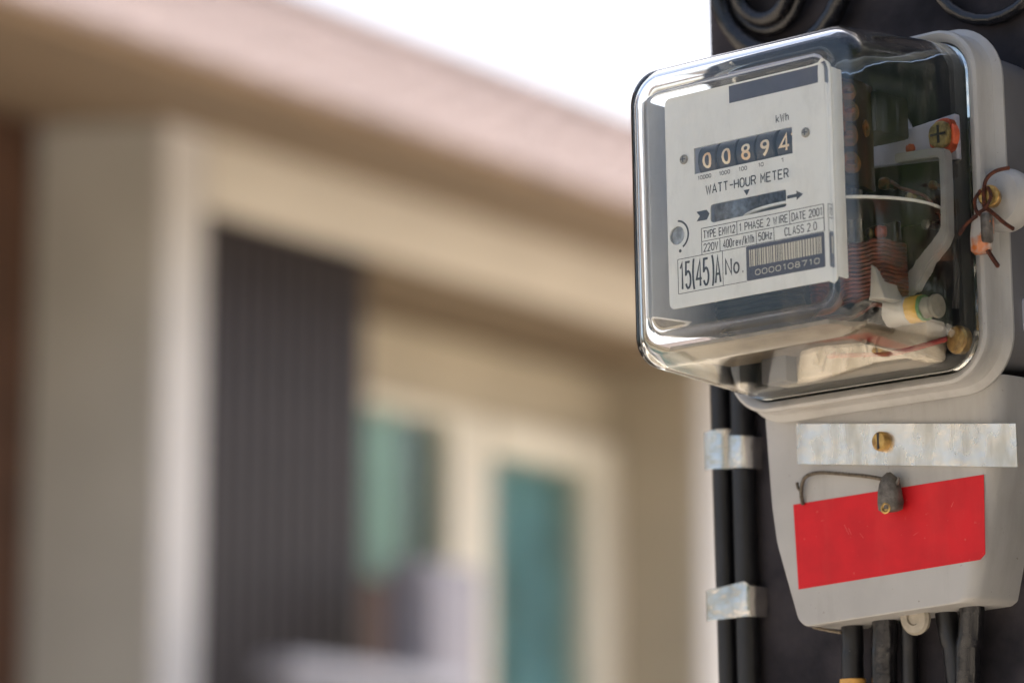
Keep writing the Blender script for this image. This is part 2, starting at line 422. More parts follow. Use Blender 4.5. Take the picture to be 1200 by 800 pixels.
def pane_reflection(name, a0, a1, b0, b1, c, m):  # made-up folded sheet; its colour stands in for a reflection in the pane
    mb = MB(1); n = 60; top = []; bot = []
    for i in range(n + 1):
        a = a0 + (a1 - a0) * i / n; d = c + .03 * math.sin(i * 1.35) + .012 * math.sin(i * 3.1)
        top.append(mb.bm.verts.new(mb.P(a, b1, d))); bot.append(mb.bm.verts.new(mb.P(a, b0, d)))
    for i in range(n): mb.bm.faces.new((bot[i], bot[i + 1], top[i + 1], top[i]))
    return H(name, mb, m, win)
pane_reflection('pane_reflection', 1.2, 1.69, 2.5, 3.24, OW - .14, h_refl)
pane_reflection('pane_reflection', 1.68, 2.0, 2.5, 3.24, OW - .145, h_refl_dark)
pane_reflection('pane_reflection', 2.05, 2.30, 1.1, 3.2, OW - .14, h_refl2)
pane_reflection('pane_reflection', 2.29, 2.74, 1.1, 3.2, OW - .145, h_refl_pale)
H('apron_panel', MB(1).box(1.242, 1.798, 1.1, 2.698, OW - .08, OW - .03, .006), h_brown, win)
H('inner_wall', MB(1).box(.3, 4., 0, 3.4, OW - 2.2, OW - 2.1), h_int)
# soffit, fascia, roof
sof = MB(1)
A = [(-6., 3.70, .57), (6.5, 3.70, .57), (6.5, ZS + .01, -.45), (-6., ZS + .01, -.45)]
B = [(x, z + .03, o) for x, z, o in A]
va = [sof.bm.verts.new(sof.P(*p)) for p in A]; vb = [sof.bm.verts.new(sof.P(*p)) for p in B]
sof.bm.faces.new(va); sof.bm.faces.new(vb[::-1])
for i in range(4): sof.bm.faces.new((va[i], vb[i], vb[(i + 1) % 4], va[(i + 1) % 4]))
H('soffit', sof, h_soffit)
roof_sl = .548
H('fascia', MB(1).box(-6., 6.5, 3.685, 3.735, .572, .60, .004), h_fascia)
rf = MB(1)     # rows of overlapping pantiles
NR, NC = 20, 384
a_0, a_1 = -6., 6.8
for r in range(NR):
    o0 = .63 - r * (2.48 / NR); o1 = o0 - 2.48 / NR - .02
    z0 = 3.735 + (.6 - o0) * roof_sl + .016; z1 = 3.735 + (.6 - o1) * roof_sl + .004
    lo, hi, un_ = [], [], []
    for c in range(NC + 1):
        a = a_0 + (a_1 - a_0) * c / NC
        d = .004 * abs(math.sin(c * math.pi / 6))
        lo.append(rf.bm.verts.new(rf.P(a, z0 + d, o0))); hi.append(rf.bm.verts.new(rf.P(a, z1 + d, o1))); un_.append(rf.bm.verts.new(rf.P(a, z0 - .022, o0)))
    for c in range(NC):
        rf.bm.faces.new((lo[c], lo[c + 1], hi[c + 1], hi[c])); rf.bm.faces.new((un_[c], un_[c + 1], lo[c + 1], lo[c]))
roof = H('roof', rf, h_tile, angle=60); roof['kind'] = 'stuff'
H('ridge_cap', MB(1).tube([(a_0, 3.735 + 2.45 * roof_sl, -1.85), (a_1, 3.735 + 2.45 * roof_sl, -1.85)], .065, 12), h_ridge, roof)
rb = MB(1)
va = [rb.bm.verts.new(rb.P(*p)) for p in ((a_0, 3.735 + 2.44 * roof_sl, -1.86), (a_1, 3.735 + 2.44 * roof_sl, -1.86), (a_1, 3.735, -4.6), (a_0, 3.735, -4.6))]
rb.bm.faces.new(va); H('rear_slope', rb, h_tile, roof)

# terrace in front of the house, low wall and cabinet on it
tag(obj('terrace', MB(1).box(-6, 6, .002, 1.1, -6, 2.2, .02), m_ground, None, HOU, (0, 0, 0), k=1), kind='structure')
lw = thing('low_wall', HOU, (.2, 1.1, .5), 'low pale grey wall with a flat coping in front of the dark shutter, blurred', 'wall', k=1)
obj('wall_body', MB(1).box(-.06, .62, 1.1, 2.235, .43, .51, .01), h_low, lw, k=1)
obj('coping', MB(1).box(-.1, .66, 2.237, 2.295, .41, .54, .01), h_low, lw, k=1)
cb = thing('cabinet', HOU, (.87, 1.1, .23), 'pale lilac upright cabinet in front of the middle of the teal window, blurred', 'cabinet', k=1)
obj('body', MB(1).box(.78, 1.06, 1.1, 2.64, .16, .3, .015), h_lav, cb, k=1)
obj('door', MB(1).box(.80, 1.04, 1.16, 2.61, .302, .315, .006), h_lav, cb, k=1)

# ================================================================== POLE
pole = thing('utility_pole', MET, (0, -1840, -165), 'dark weathered square utility pole behind the meter and cables', 'pole')
obj('shaft', MB().box(-125, 125, -1846, 1500, -280, -50, 5, 3), m_pole, pole)

# ================================================================== ELECTRICITY METER
met = thing('electricity_meter', MET, (0, -187, -50), 'electricity meter with a clear glass cover over a white faceplate, on the dark pole', 'electricity meter')
def loft_rings(mb, rings, capA=False, capB=False):
    rs = [[mb.bm.verts.new(mb.P(a, b, c)) for a, b in pts] for pts, c in rings]
    mb.bridge(rs)
    if capA: mb.bm.faces.new(rs[0][::-1])
    if capB: mb.bm.faces.new(rs[-1])
    return rs
RR = lambda hw, hu, r: rrect(hw, hu, r, seg=10, side=6)
# case behind the rim
cs = MB(); loft_rings(cs, [(RR(73, 71, 14), -50), (RR(76, 74, 15), -46), (RR(76.5, 75, 16), -19), (RR(74, 73, 16), -17)], True, True)
obj('case', cs, m_case, met)
# rim
rim = MB()
prof = [(0.2, -2.0), (2.6, 0.4), (4.6, 1.0), (6.2, .2), (6.6, -2.0), (5.7, -5), (5.5, -9), (6.8, -12), (9.4, -13.6), (10.4, -14.8), (9.8, -16.8), (8, -17.5), (0.2, -17.5)]
rs = []
for off, c in prof:
    rs.append([rim.bm.verts.new(rim.P(a, b, c)) for a, b in RR(69.5 + off, 78.5 + off * .82, 17 + off)])
rim.bridge(rs + [rs[0]])
obj('rim', rim, m_grey, met)
# back plate
obj('back_plate', MB().prism(RR(69, 78, 17), -6, -3), m_dark, met)
# glass cover: closed shell
gl = MB()
def cover_profile(t, zt):
    pr = [(69.4 - t, 78.0 - t, 17 - t * .5, -2.4), (69.2 - t, 76.9 - t, 16.6 - t * .5, 12), (68.7 - t, 74.4 - t, 16.2 - t * .5, 40), (68.2 - t, 72.0 - t, 15.6 - t * .5, 70 - zt * .5), (68.0 - t, 71.4 - t, 15.4 - t * .5, 75.5 - zt * .7)]
    r1, h = 6.6 - t * .6, 6.6 - zt * .6 + zt * .7 - zt
    z0 = 75.5 - zt * .7
    for i in range(1, 9):
        a = R(86 * i / 8); f = 1 - math.cos(a)
        pr.append((68.0 - t - r1 * f, 71.4 - t - r1 * f, 15.4 - t * .5 - 4 * f, z0 + h * math.sin(a)))
    return pr
po = cover_profile(0, 0); pi_ = cover_profile(2.8, 2.8)
outer = [(RR(a, b, r), c) for a, b, r, c in po]
# front rim slopes gently in to a raised flat panel with a soft bead
outer += [(RR(58, 61.8, 9.6), 82.9), (RR(54.2, 58.2, 8.6), 83.5), (RR(53.4, 57.5, 8.3), 84.5), (RR(52.5, 56.7, 8.0), 85.4), (RR(51.3, 55.6, 7.6), 85.6), (RR(49.5, 54, 7), 85.5)]
inner = [(RR(a, b, r), c) for a, b, r, c in pi_]
inner += [(RR(54, 58, 8), inner[-1][1] + .5), (RR(50, 54, 7.4), inner[-1][1] + .6)]
ro = [[gl.bm.verts.new(gl.P(a, b, c)) for a, b in p] for p, c in outer]
ri = [[gl.bm.verts.new(gl.P(a, b, c)) for a, b in p] for p, c in inner]
gl.bridge([ri[0]] + ro); gl.bm.faces.new(ro[-1])
gl.bridge(ri[::-1] + []); 
gl.bridge([ri[1], ri[0]]) if False else None
gl.bm.faces.new(ri[-1][::-1])
obj('glass_cover', gl, m_glass, met, angle=50)

# ---- single-stroke technical lettering: every glyph is a set of polylines on a 4 x 6 grid
def _arc(cx, cy, rx, ry, a0, a1, n=8): return [(cx + rx * math.cos(R(a0 + (a1 - a0) * i / n)), cy + ry * math.sin(R(a0 + (a1 - a0) * i / n))) for i in range(n + 1)]
_O = _arc(2, 4.2, 2, 1.8, 0, 180) + _arc(2, 1.8, 2, 1.8, 180, 360) + [(4, 4.2)]
GLY = {
 'A': [[(0, 0), (2, 6), (4, 0)], [(.75, 2), (3.25, 2)]], 'C': [_arc(2, 4.2, 2, 1.8, 20, 180) + _arc(2, 1.8, 2, 1.8, 180, 340)],
 'D': [[(0, 0), (0, 6), (2, 6)] + _arc(2, 4, 2, 2, 80, 0, 5) + _arc(2, 2, 2, 2, 0, -90, 5) + [(0, 0)]],
 'E': [[(4, 6), (0, 6), (0, 0), (4, 0)], [(.1, 3.1), (3.3, 3.1)]], 'H': [[(0, 0), (0, 6)], [(4, 0), (4, 6)], [(.1, 3.1), (3.9, 3.1)]],
 'I': [[(2, 0), (2, 6)]], 'L': [[(0, 6), (0, 0), (3.8, 0)]], 'M': [[(0, 0), (0, 6), (2, 2.4), (4, 6), (4, 0)]], 'N': [[(0, 0), (0, 6), (4, 0), (4, 6)]],
 'O': [_O], 'P': [[(0, 0), (0, 6), (2.4, 6)] + _arc(2.4, 4.45, 1.6, 1.55, 80, -90, 8) + [(.1, 2.9)]],
 'R': [[(0, 0), (0, 6), (2.4, 6)] + _arc(2.4, 4.5, 1.6, 1.5, 80, -90, 8) + [(.1, 3.)], [(2.2, 2.9), (4, 0)]],
 'S': [_arc(2, 4.5, 1.9, 1.5, 25, 250, 10) + _arc(2, 1.55, 2, 1.55, 70, -155, 10)], 'T': [[(0, 6), (4, 6)], [(2, 0), (2, 5.9)]],
 'U': [[(0, 6)] + _arc(2, 1.8, 2, 1.8, 180, 360, 10) + [(4, 6)]], 'V': [[(0, 6), (2, 0), (4, 6)]], 'W': [[(0, 6), (1.2, 0), (2.4, 5), (3.6, 0), (4.8, 6)]], 'Y': [[(0, 6), (2, 3), (4, 6)], [(2, 0), (2, 2.9)]],
 'k': [[(.4, 0), (.4, 6)], [(3.5, 4), (.5, 1.6)], [(1.5, 2.3), (3.7, 0)]], 'h': [[(.4, 0), (.4, 6)], [(.5, 2.9)] + _arc(2, 2.6, 1.5, 1.4, 150, 0, 7) + [(3.5, 0)]],
 'r': [[(.8, 0), (.8, 4)], [(.9, 2.8)] + _arc(2.3, 2.6, 1.4, 1.4, 150, 50, 5)], 'e': [[(.4, 2.1), (3.6, 2.1)] + _arc(2, 2, 1.6, 2, 5, 320, 12)],
 'v': [[(.3, 4), (2, 0), (3.7, 4)]], 'z': [[(.4, 4), (3.6, 4), (.4, 0), (3.6, 0)]], 'o': [_arc(2, 2, 1.8, 2, 0, 360, 14)],
 '.': [[(1.6, 0), (2.3, 0)]], '-': [[(.3, 3), (3.7, 3)]], '/': [[(.4, -.3), (3.6, 6.3)]],
 '(': [_arc(4.2, 3, 2.6, 4.6, 130, 230, 8)], ')': [_arc(-.2, 3, 2.6, 4.6, 50, -50, 8)],
 '0': [_O], '1': [[(.8, 4.8), (2.2, 6), (2.2, 0)]], '2': [_arc(2, 4.3, 2, 1.7, 165, -20, 9) + [(0, 0), (4, 0)]],
 '4': [[(3, 0), (3, 6), (0, 1.7), (4.2, 1.7)]], '5': [[(3.7, 6), (.5, 6), (.2, 3.2)] + _arc(2, 1.95, 2, 1.95, 140, -155, 11)],
 '7': [[(0, 6), (4, 6), (1.6, 0)]], '8': [_arc(2, 4.55, 1.7, 1.45, -90, 270, 14), _arc(2, 1.55, 2, 1.55, 90, -270, 14)], ' ': []}
def stroke(s_, a0, a1, b0, b1, c, m, parent, wid=.62, name='lettering'):
    adv = {'W': 6.5, ' ': 3.6, '.': 3.2, '(': 3.2, ')': 3.9, 'I': 4.2, '1': 4.6, '-': 5.}
    x = 0; lines = []
    for ch in s_:
        sh = {'(': -1.3, '1': -.3, '.': -1.0}.get(ch, 0.)
        for pl in GLY[ch]: lines.append([(x + p[0] + sh, p[1]) for p in pl])
        x += adv.get(ch, 5.7)
    xs = [p[0] for l in lines for p in l]; x0, x1 = min(xs), max(xs); sx = (a1 - a0 - wid) / (x1 - x0); sy = (b1 - b0 - wid) / 6
    mb = MB(); bm = mb.bm
    for q, l in enumerate(lines):
        P = [Vector((a0 + wid / 2 + (px - x0) * sx, b0 + wid / 2 + py * sy)) for px, py in l]
        closed = (P[0] - P[-1]).length < 1e-4
        if closed: P = P[:-1]
        n = len(P); L, Rr = [], []
        for i in range(n):
            pr = P[i - 1] if (i > 0 or closed) else None; nx = P[(i + 1) % n] if (i < n - 1 or closed) else None
            d1 = (P[i] - pr).normalized() if pr is not None else None; d2 = (nx - P[i]).normalized() if nx is not None else None
            d1 = d1 if d1 is not None else d2; d2 = d2 if d2 is not None else d1
            n1 = Vector((-d1.y, d1.x)); n2 = Vector((-d2.y, d2.x)); mt = n1 + n2
            mt = mt.normalized() if mt.length > .1 else n1
            k = min(1 / max(mt.dot(n1), .35), 2.2) * wid / 2
            cz = c + .004 * (q % 5)
            L.append(bm.verts.new(V(P[i].x + mt.x * k, P[i].y + mt.y * k, cz))); Rr.append(bm.verts.new(V(P[i].x - mt.x * k, P[i].y - mt.y * k, cz)))
        for i in range(n if closed else n - 1):
            j = (i + 1) % n; bm.faces.new((Rr[i], Rr[j], L[j], L[i]))
    og = ORG[parent.name]
    bmesh.ops.translate(bm, vec=-og, verts=bm.verts)
    me = bpy.data.meshes.new(name); bm.to_mesh(me); bm.free(); me.materials.append(m)
    o = bpy.data.objects.new(name, me); COL.objects.link(o); o.parent = parent; ORG[o.name] = og
    return o

# ---- faceplate
def circ(cx, cy, r, n=24): return [(cx + r * math.cos(2 * math.pi * i / n), cy + r * math.sin(2 * math.pi * i / n)) for i in range(n)]
NF = 76.0        # front of the card
card = rpoly([(-46.2, -45.2), (48., -45.2), (48., 55.3), (-46.2, 55.3)], 3.5)
hole_c = [(-29.2, 16.4), (28.5, 16.4), (28.5, 28.8), (-29.2, 28.8)]
hole_d = rpoly([(-20.5, -8.2), (24, -7.6), (24, .5), (-20.5, .6)], [2.2, 1.2, 1.2, 2.2])
hole_l = circ(-40.6, -10.8, 4.4)
fp = obj('faceplate', MB().sheet(card, NF - 1.0, NF, [hole_c, hole_d, hole_l]), m_card, met, smooth=False)
obj('side_fold', MB().box(46.9, 48.4, -43, 53, NF - 9, NF - 1.02, .3), m_card, fp)
I = NF + .12
def flat(name, polys, m, c=I, parent=None, th=.1):
    mb = MB()
    for p in polys: mb.prism(p, c - th, c)
    return obj(name, mb, m, parent or fp, smooth=False)
def rect(a0, b0, a1, b1): return [(a0, b0), (a1, b0), (a1, b1), (a0, b1)]
flat('blank_sticker', [rect(-7.3, 46.3, 44.3, 54.4)], m_bar)
stroke('kWh', 19.5, 27, 31.9, 35.9, I, m_ink, fp, .46)
stroke('WATT-HOUR METER', -22.8, 26, 5.4, 10.1, I, m_ink, fp, .62)
for s_, a, wd in (('10000', -23.2, 8), ('1000', -11.2, 6.4), ('100', -.4, 4.8), ('10', 10.2, 3), ('1', 22.5, 1.1)):
    stroke(s_, a - wd / 2, a + wd / 2, 13.2, 15.2, I, m_ink, fp, .3)
flat('pointer_mark', [[(-.4, 4.0), (1.4, 1.3), (3.2, 4.0)]], m_ink)
flat('arrow', [[(-28.6, -1.6), (-22.6, -1.5), (-20.9, -3.6), (-22.6, -6.2), (-28.6, -6.1), (-26.6, -3.8)]], m_ink)
flat('arrow', [[(24.6, -4.2), (30, -4.2), (30, -5.6), (33.6, -3.4), (30, -1.3), (30, -2.7), (24.6, -2.7)]], m_ink)
T = .28
lines = []
def hl(a0, a1, b): lines.append(rect(a0, b - T / 2, a1, b + T / 2))
def vl(a, b0, b1): lines.append(rect(a - T / 2, b0 + T / 2 + .01, a + T / 2, b1 - T / 2 - .01))
hl(-26, 45, -9.9); hl(-26, 45, -16.1); hl(-40.6, -14, -22.3); hl(-40.6, -.2, -38.6); hl(-13.8, 45, -22.3)
for a in (-26, -5., 25.7, 45): vl(a, -16.1, -9.9)
for a in (-26, -15.2, 6.1, 16.4, 45): vl(a, -22.3, -16.1)
for a in (-40.6, -13.9): vl(a, -38.6, -22.3)
flat('ruling', lines, m_ink)
stroke('TYPE EMW12', -25, -5.9, -15, -11.1, I, m_ink, fp, .46)
stroke('1 PHASE 2 WIRE', -3.6, 24.8, -15, -11.1, I, m_ink, fp, .46)
stroke('DATE 2001', 26.8, 44, -15, -11.1, I, m_ink, fp, .46)
stroke('220V', -25, -16.2, -21.2, -17.2, I, m_ink, fp, .46)
stroke('400rev/kWh', -13.4, 4.9, -21.4, -17.2, I, m_ink, fp, .46)
stroke('50Hz', 7.3, 15.4, -21.2, -17.2, I, m_ink, fp, .46)
stroke('CLASS 2.0', 22.5, 41, -21.2, -17.2, I, m_ink, fp, .46)
stroke('15(45)A', -39.6, -14.8, -37.2, -23.8, I, m_ink, fp, 1.1)
stroke('No.', -12.6, -1.4, -34.2, -26.2, I, m_ink, fp, .95)
bc = flat('barcode_sticker', [rpoly(rect(.0, -38.6, 44.9, -22.6), .6, 2)], m_bcode, I + .02)
bars = []; a = 1.8
rb_ = random.Random(3)
while a < 43.4:
    wd = rb_.choice((.45, .6, .9, 1.1)); bars.append(rect(a, -32.2, min(a + wd, 43.6), -24.4)); a += wd + rb_.choice((.4, .45, .6))
flat('barcode_bar', bars, m_cream, I + .12, bc)
stroke('0000108710', 5, 42, -36.7, -33.9, I + .14, m_cream, bc, .36)
# ring printed round the left peep hole
arc = [(-40.6 + q * math.cos(R(t)), -10.8 + q * math.sin(R(t))) for q, rng in ((7.2, range(-60, 85, 8)), (6.3, range(84, -62, -8))) for t in rng]
flat('ring_mark', [arc], m_ink)
flat('dot_mark', [circ(-38.9, -18.4, .8, 10)], m_ink)
obj('peep_cup', MB().lathe((-40.6, -10.8, NF - 12), 'out', [(4.9, 0), (4.9, 10.9)]), m_steel, fp)
for a in (-35.2, 36.4):
    sc = obj('screw', MB().lathe((a, 24.5, NF + .02), 'out', [(2.3, 0), (2.3, .5), (1.9, 1.0), (.4, 1.15)], 16), m_stamp, fp)
    obj('slot', MB().box(a - 1.5, a + 1.5, 24.3, 24.75, NF + 1.0, NF + 1.2), m_ink, sc)
    obj('slot', MB().box(a - .22, a + .22, 23.1, 25.9, NF + 1.01, NF + 1.21), m_ink, sc)
# ---- counter register behind the window
reg = obj('register', MB().box(-31, 30.5, 12, 33, 60, 62), m_wheel, met)
RW, CW = 9.5, 65.4
wheel_pos = (-22.9, -11.5, .0, 11.3, 23.6)
for i, (a, s_) in enumerate(zip(wheel_pos, '00894')):
    wh = obj('digit_wheel', MB().lathe((a - 5.3, 22.6, CW), 'along', [(RW - .4, 0), (RW, .4), (RW, 10.2), (RW - .4, 10.6)], 40), m_wheel, reg)
    wd = 5.4 if s_ != '4' else 7.6
    dy = -.2 if s_ != '4' else -.4
    bend = lambda aa, bb: V(aa, 22.6 + RW * math.sin((bb - 22.6) / RW), CW + (RW + .08) * math.cos((bb - 22.6) / RW))
    if s_ == '4':
        stroke('4', a - 3.6, a + 2.8, 18.2, 26.6, CW + RW + .1, m_digit, wh, 1.15, name='digit')
        stroke('1', a + 3.3, a + 4.9, 20, 26.9, CW + RW + .08, m_digit, wh, .9, name='digit')
        continue
    lettering(s_, a - wd / 2 + .4, a + wd / 2 + .4, 18.5 + dy, 26.4 + dy, 0, m_digit, wh, .012 if s_ != '4' else 0., name='digit', bend=bend)
obj('side_plate', MB().prism([(-62, -46), (-62, 57), (-59, 57), (-59, -46)][::-1], 8, 73, .5), m_pale, met)
obj('current_block', MB().box(-58, -38, -73, -50, 2, 16, 3), m_dark, met)
obj('shelf', MB().box(-60, 34, -60, -57, 17, 62, .8), m_shelf, met)
obj('foot_plate', MB().box(-37, -22, -73, -57, 14, 24, 1), m_case, met)
# ---- rotor disc
rd = obj('rotor_disc', MB().lathe((18, -5.6, 28), 'up', [(45.2, 0), (45.4, .2), (45.4, 1.4), (45.2, 1.6)], 96), m_disc, met)
obj('disc_edge', MB().lathe((18, -5.5, 28), 'up', [(45.45, 0), (46, .2), (46, 1.2), (45.45, 1.4)], 96), m_edge, rd)
obj('spindle', MB().lathe((18, -46, 28), 'up', [(2, 0), (2, 90)], 12), m_steel, met)
# ---- frame and terminals inside
mp = rpoly([(-60, 60), (20, 54), (35, 52), (40.5, 37.5), (67, 40), (67.5, 18.5), (58, 20), (20, 23), (-60, 20)], 1)
obj('mounting_plate', MB().prism(mp, 4, 8, .6), m_lav, met)
ts = obj('terminal_washer', MB().lathe((62.5, 29.6, 8.05), 'out', [(8.2, 0), (8.2, 3.5), (7.6, 4.2), (3, 4.3)], 24), m_orange, met)
obj('terminal_screw', MB().lathe((62.5, 29.6, 12.3), 'out', [(6.2, 0), (6.4, 2.0), (5.6, 3.2), (.5, 3.4)], 24), m_oldbrass, ts)
for dx, dy in ((4.2, .55), (.55, 4.2)):
    obj('cross_slot', MB().box(62.5 - dx, 62.5 + dx, 29.6 - dy, 29.6 + dy, 15.5 + dx * .004, 15.85 + dx * .004), m_ink, ts)
obj('rivet', MB().lathe((41.5, 27.6, 8.05), 'out', [(2.4, 0), (2.2, 1.2), (.4, 1.8)], 14), m_orange, met)
brk = MB()
bo = [(38, 24.5), (62, 23.2), (65.6, 22.2), (67.3, 19), (67, 0), (66.5, -18), (64, -22.5), (56, -29.5), (47, -41), (26, -46)]
bi = [(38, 20.2), (60, 19), (62, 18.9), (63, 18), (63, 0), (62.4, -14), (60, -17.5), (50, -26), (42, -33.5), (26, -37)]
lo_ = [[brk.bm.verts.new(brk.P(x, y, c)) for x, y, c in ((p[0], p[1], 17), (q[0], q[1], 17), (q[0], q[1], 11), (p[0], p[1], 11))] for p, q in zip(bo, bi)]
brk.bridge(lo_); brk.bm.faces.new(lo_[0][::-1]); brk.bm.faces.new(lo_[-1])
bmesh.ops.recalc_face_normals(brk.bm, faces=brk.bm.faces)
bmesh.ops.bevel(brk.bm, geom=[e for e in brk.bm.edges if len(e.link_faces) == 2 and e.calc_face_angle() > .9], offset=.0006, segments=2, affect='EDGES')
obj('bracket', brk, m_brk, met)
def coil(c0, a0, a1, u0, u1, n_, mw=m_copper):
    core = obj('coil', MB().box(a0 + 3, a1 - 3, u0, u1, c0 - 9, c0 + 9, 2), m_dark, met)
    mb = MB()
    for i in range(n_):
        u = u0 + (u1 - u0) * (i + .5) / n_
        ring = [(a, u + .25 * math.sin(q * 2.1), c0 + b) for q, (a, b) in enumerate(rrect((a1 - a0) / 2, 11.5, 5, (a0 + a1) / 2, 0, 4, 2))]
        mb.tube(ring, (u1 - u0) / n_ * .52, 7, True)
    obj('winding', mb, mw, core)
coil(30, 8, 46, -47, -20, 14)
coil(30, -48, -10, -47, -20, 9, m_dark)
obj('magnet', MB().box(-46, -16, -18, 16, 18, 44, 3), m_steel, met)
for a, b, c, r, m in ((44, 3, 12, 3.4, m_oldbrass), (31, -12, 20, 3.2, m_orange), (24, -12, 22, 2.6, m_oldbrass), (50, -10, 10, 2.4, m_steel), (54, 8, 9, 2.2, m_gear), (30, 12, 14, 3, m_gear)):
    obj('stud', MB().lathe((a, b, c - 8), 'out', [(r * .6, 0), (r * .6, 7), (r, 7.1), (r, 9), (r * .7, 9.8), (.4, 9.9)], 14), m, met)
obj('lamination', MB().box(14, 40, -18, -8, 16, 19, .5), m_train, met)
obj('lead_wire', MB().tube([(30, 14, 10), (40, 8, 14), (52, 2, 12), (58, -10, 8)], .9, 8, smooth=6), m_copper, met)
obj('lead_wire', MB().tube([(12, -50, 36), (26, -53, 40), (36, -50, 34), (44, -54, 18)], 1.2, 8, smooth=6), m_copper, met)
obj('magnet', MB().box(22, 46, 30, 50, 14, 40, 2), m_dark, met)
gt = obj('gear_train', MB().box(38, 43, 2, 52, 38, 66, 1), m_train, met)
for (b, c, r) in ((45, 61, 4.5), (36, 60, 5), (25, 62, 6), (12, 60, 5), (30, 48, 4)):
    obj('gear', MB().lathe((43.2, b, c), 'along', [(r, 0), (r, 1.4), (1.2, 1.5), (1.2, 3.4)], 24), m_gear, gt)
obj('clip', MB().prism(rpoly([(37, -49), (41, -32), (44, -34), (50, -49)], 1), 30, 44, .6), m_nylon, met)
tb = obj('link_tube', MB().lathe((38, -52.5, 26), 'along', [(6.2, 0), (6.6, .6), (6.6, 12), (6.2, 12.6)], 20), m_nylon, met)
obj('sleeve', MB().lathe((50.7, -52.5, 26), 'along', [(6.4, 0), (6.4, 6.6)], 20), m_yellow, tb)
obj('sleeve', MB().lathe((57.4, -52.5, 26), 'along', [(6.1, 0), (6.1, 1.6)], 20), m_green, tb)
obj('tube_end', MB().lathe((59.1, -52.5, 26), 'along', [(5, 0), (4.6, 4), (5.6, 5.6), (5.4, 7.4), (3, 7.8)], 20), m_smoke, tb)
obj('corner_screw', MB().lathe((60, -64, 0), 'out', [(6, 0), (6, 4), (5, 5.5), (.5, 5.7)], 20), m_brass, met)
obj('terminal_block', MB().box(-40, 52, -72, -55, 0, 16, 2), m_mold, met)
for i in range(3):
    a = -12 + i * 14
    obj('moulded_rib', MB().prism(rpoly([(a, -57), (a + 2.4, -57), (a + 5, -67), (a + 7.6, -57), (a + 10, -57), (a + 6, -70), (a + 4, -70)], .3), 16.02, 18), m_mold, met)
obj('lead_wire', MB().tube([(2, -62, 17.6), (8, -66, 30), (24, -69, 40), (46, -69.5, 28), (57, -64, 8)], 1.1, 8, smooth=6), m_wirered, met)
obj('lead_wire', MB().tube([(62.5, 20, 10), (64, 0, 9), (63.5, -30, 7), (60, -50, 4)], 1.6, 8, smooth=6), m_cable, met)
# ---- lug on the right of the rim with its sealing screw
lug = MB(); lug.lathe((80, 0, -16), 'out', [(14.5, 0), (15, 3), (14.6, 8), (12.5, 11.5), (8, 13.4), (.5, 13.8)], 32)
lg = obj('lug', lug, m_grey, met)
ss = obj('seal_screw', MB().lathe((80, -1, -4), (.35, 0, 1), [(4, 0), (4.2, 6), (5, 6.2), (5.2, 9.5), (4.6, 10.4), (1, 10.4)], 20), m_brass, lg)
# ---- terminal cover
tcv = MB()
def tc_loop(k, inset, c):
    # left side crisp, right side rounded over by k
    P = rpoly([(-64 + inset, -80), (-61.2 + inset, -128), (-58.8 + inset, -146), (-47.3 + inset, -184 + inset), (-43 + inset, -187.4 + inset), (54 - k, -183.6 + inset), (57.5 - k, -181.5 + inset), (66 - k, -150), (75 - k, -108), (76.5 - k, -84), (76.5 - k, -80)], [.2, 3, 3, 3, 2, 1.2, 1, 3, 3, 2, .2], 3)
    return [tcv.bm.verts.new(tcv.P(a, b, c)) for a, b in P]
NFC = -11.5
lps = [tc_loop(3 + 7.5, .7, NFC)] + [tc_loop(3 + 7.5 * (1 - math.sin(R(q))), .7 * max(0, 1 - q / 18), NFC - 8.5 * (1 - math.cos(R(q)))) for q in (4, 9, 18, 30, 45, 60, 75, 90)] + [tc_loop(2.2, 0, -30), tc_loop(1.4, 0, -44.5)]
tcv.bridge(lps); tcv.bm.faces.new(lps[0][::-1]); tcv.bm.faces.new(lps[-1])
tcover = obj('terminal_cover', tcv, m_term, met, angle=40)
TD = (-4.2, 1.5, -5.5)
tcover.location = tcover.location + V(*TD)
MET2 = MET @ Matrix.Translation(V(*TD))
obj('sticker', MB().prism([(-48, -128.4), (-46.4, -169.4), (59, -164.9), (61.9, -162.5), (62.9, -126.)][::-1], -11.6, -11.32), m_red, tcover, smooth=False)
stk = [o for o in tcover.children if o.name == 'sticker'][0]
for a, b, dx, dy in ((-18, -141, 2.6, -5), (-15.5, -143, 1.6, -3.4), (-9, -146, 2.2, -2.6), (22, -150, 3, 1.2), (44, -139, 1.4, 2.2)):
    flat('scratch', [[(a, b), (a + .35, b - .1), (a + dx + .2, b + dy), (a + dx, b + dy)]], m_scuff, -11.28, stk, .03)
# clear screw hanging under the cover and a bent sliver of wire
obj('bottom_screw', MB().lathe((11, -186.5, -28), (0, -.12, 1), [(5.5, 0), (8, 1), (8.2, 3), (7, 4.4), (3.5, 4.6), (3, 3.4), (.5, 3.4)], 20), m_smoke, tcover)
obj('bent_sliver', MB().tube([(-45, -187, -20), (-36, -189.2, -19), (-28, -191, -19.5)], .8, 6), m_wire, tcover)
# side bracket with a screw at the right of the case
sb = obj('mounting_tab', MB().box(72, 80, -59, -43, -48, -28, 2), m_lav, met)
obj('tab_screw', MB().lathe((80, -51, -38), 'along', [(6, 0), (6, 1.2), (4.4, 2.6), (.5, 2.8)], 20), m_steel, sb)

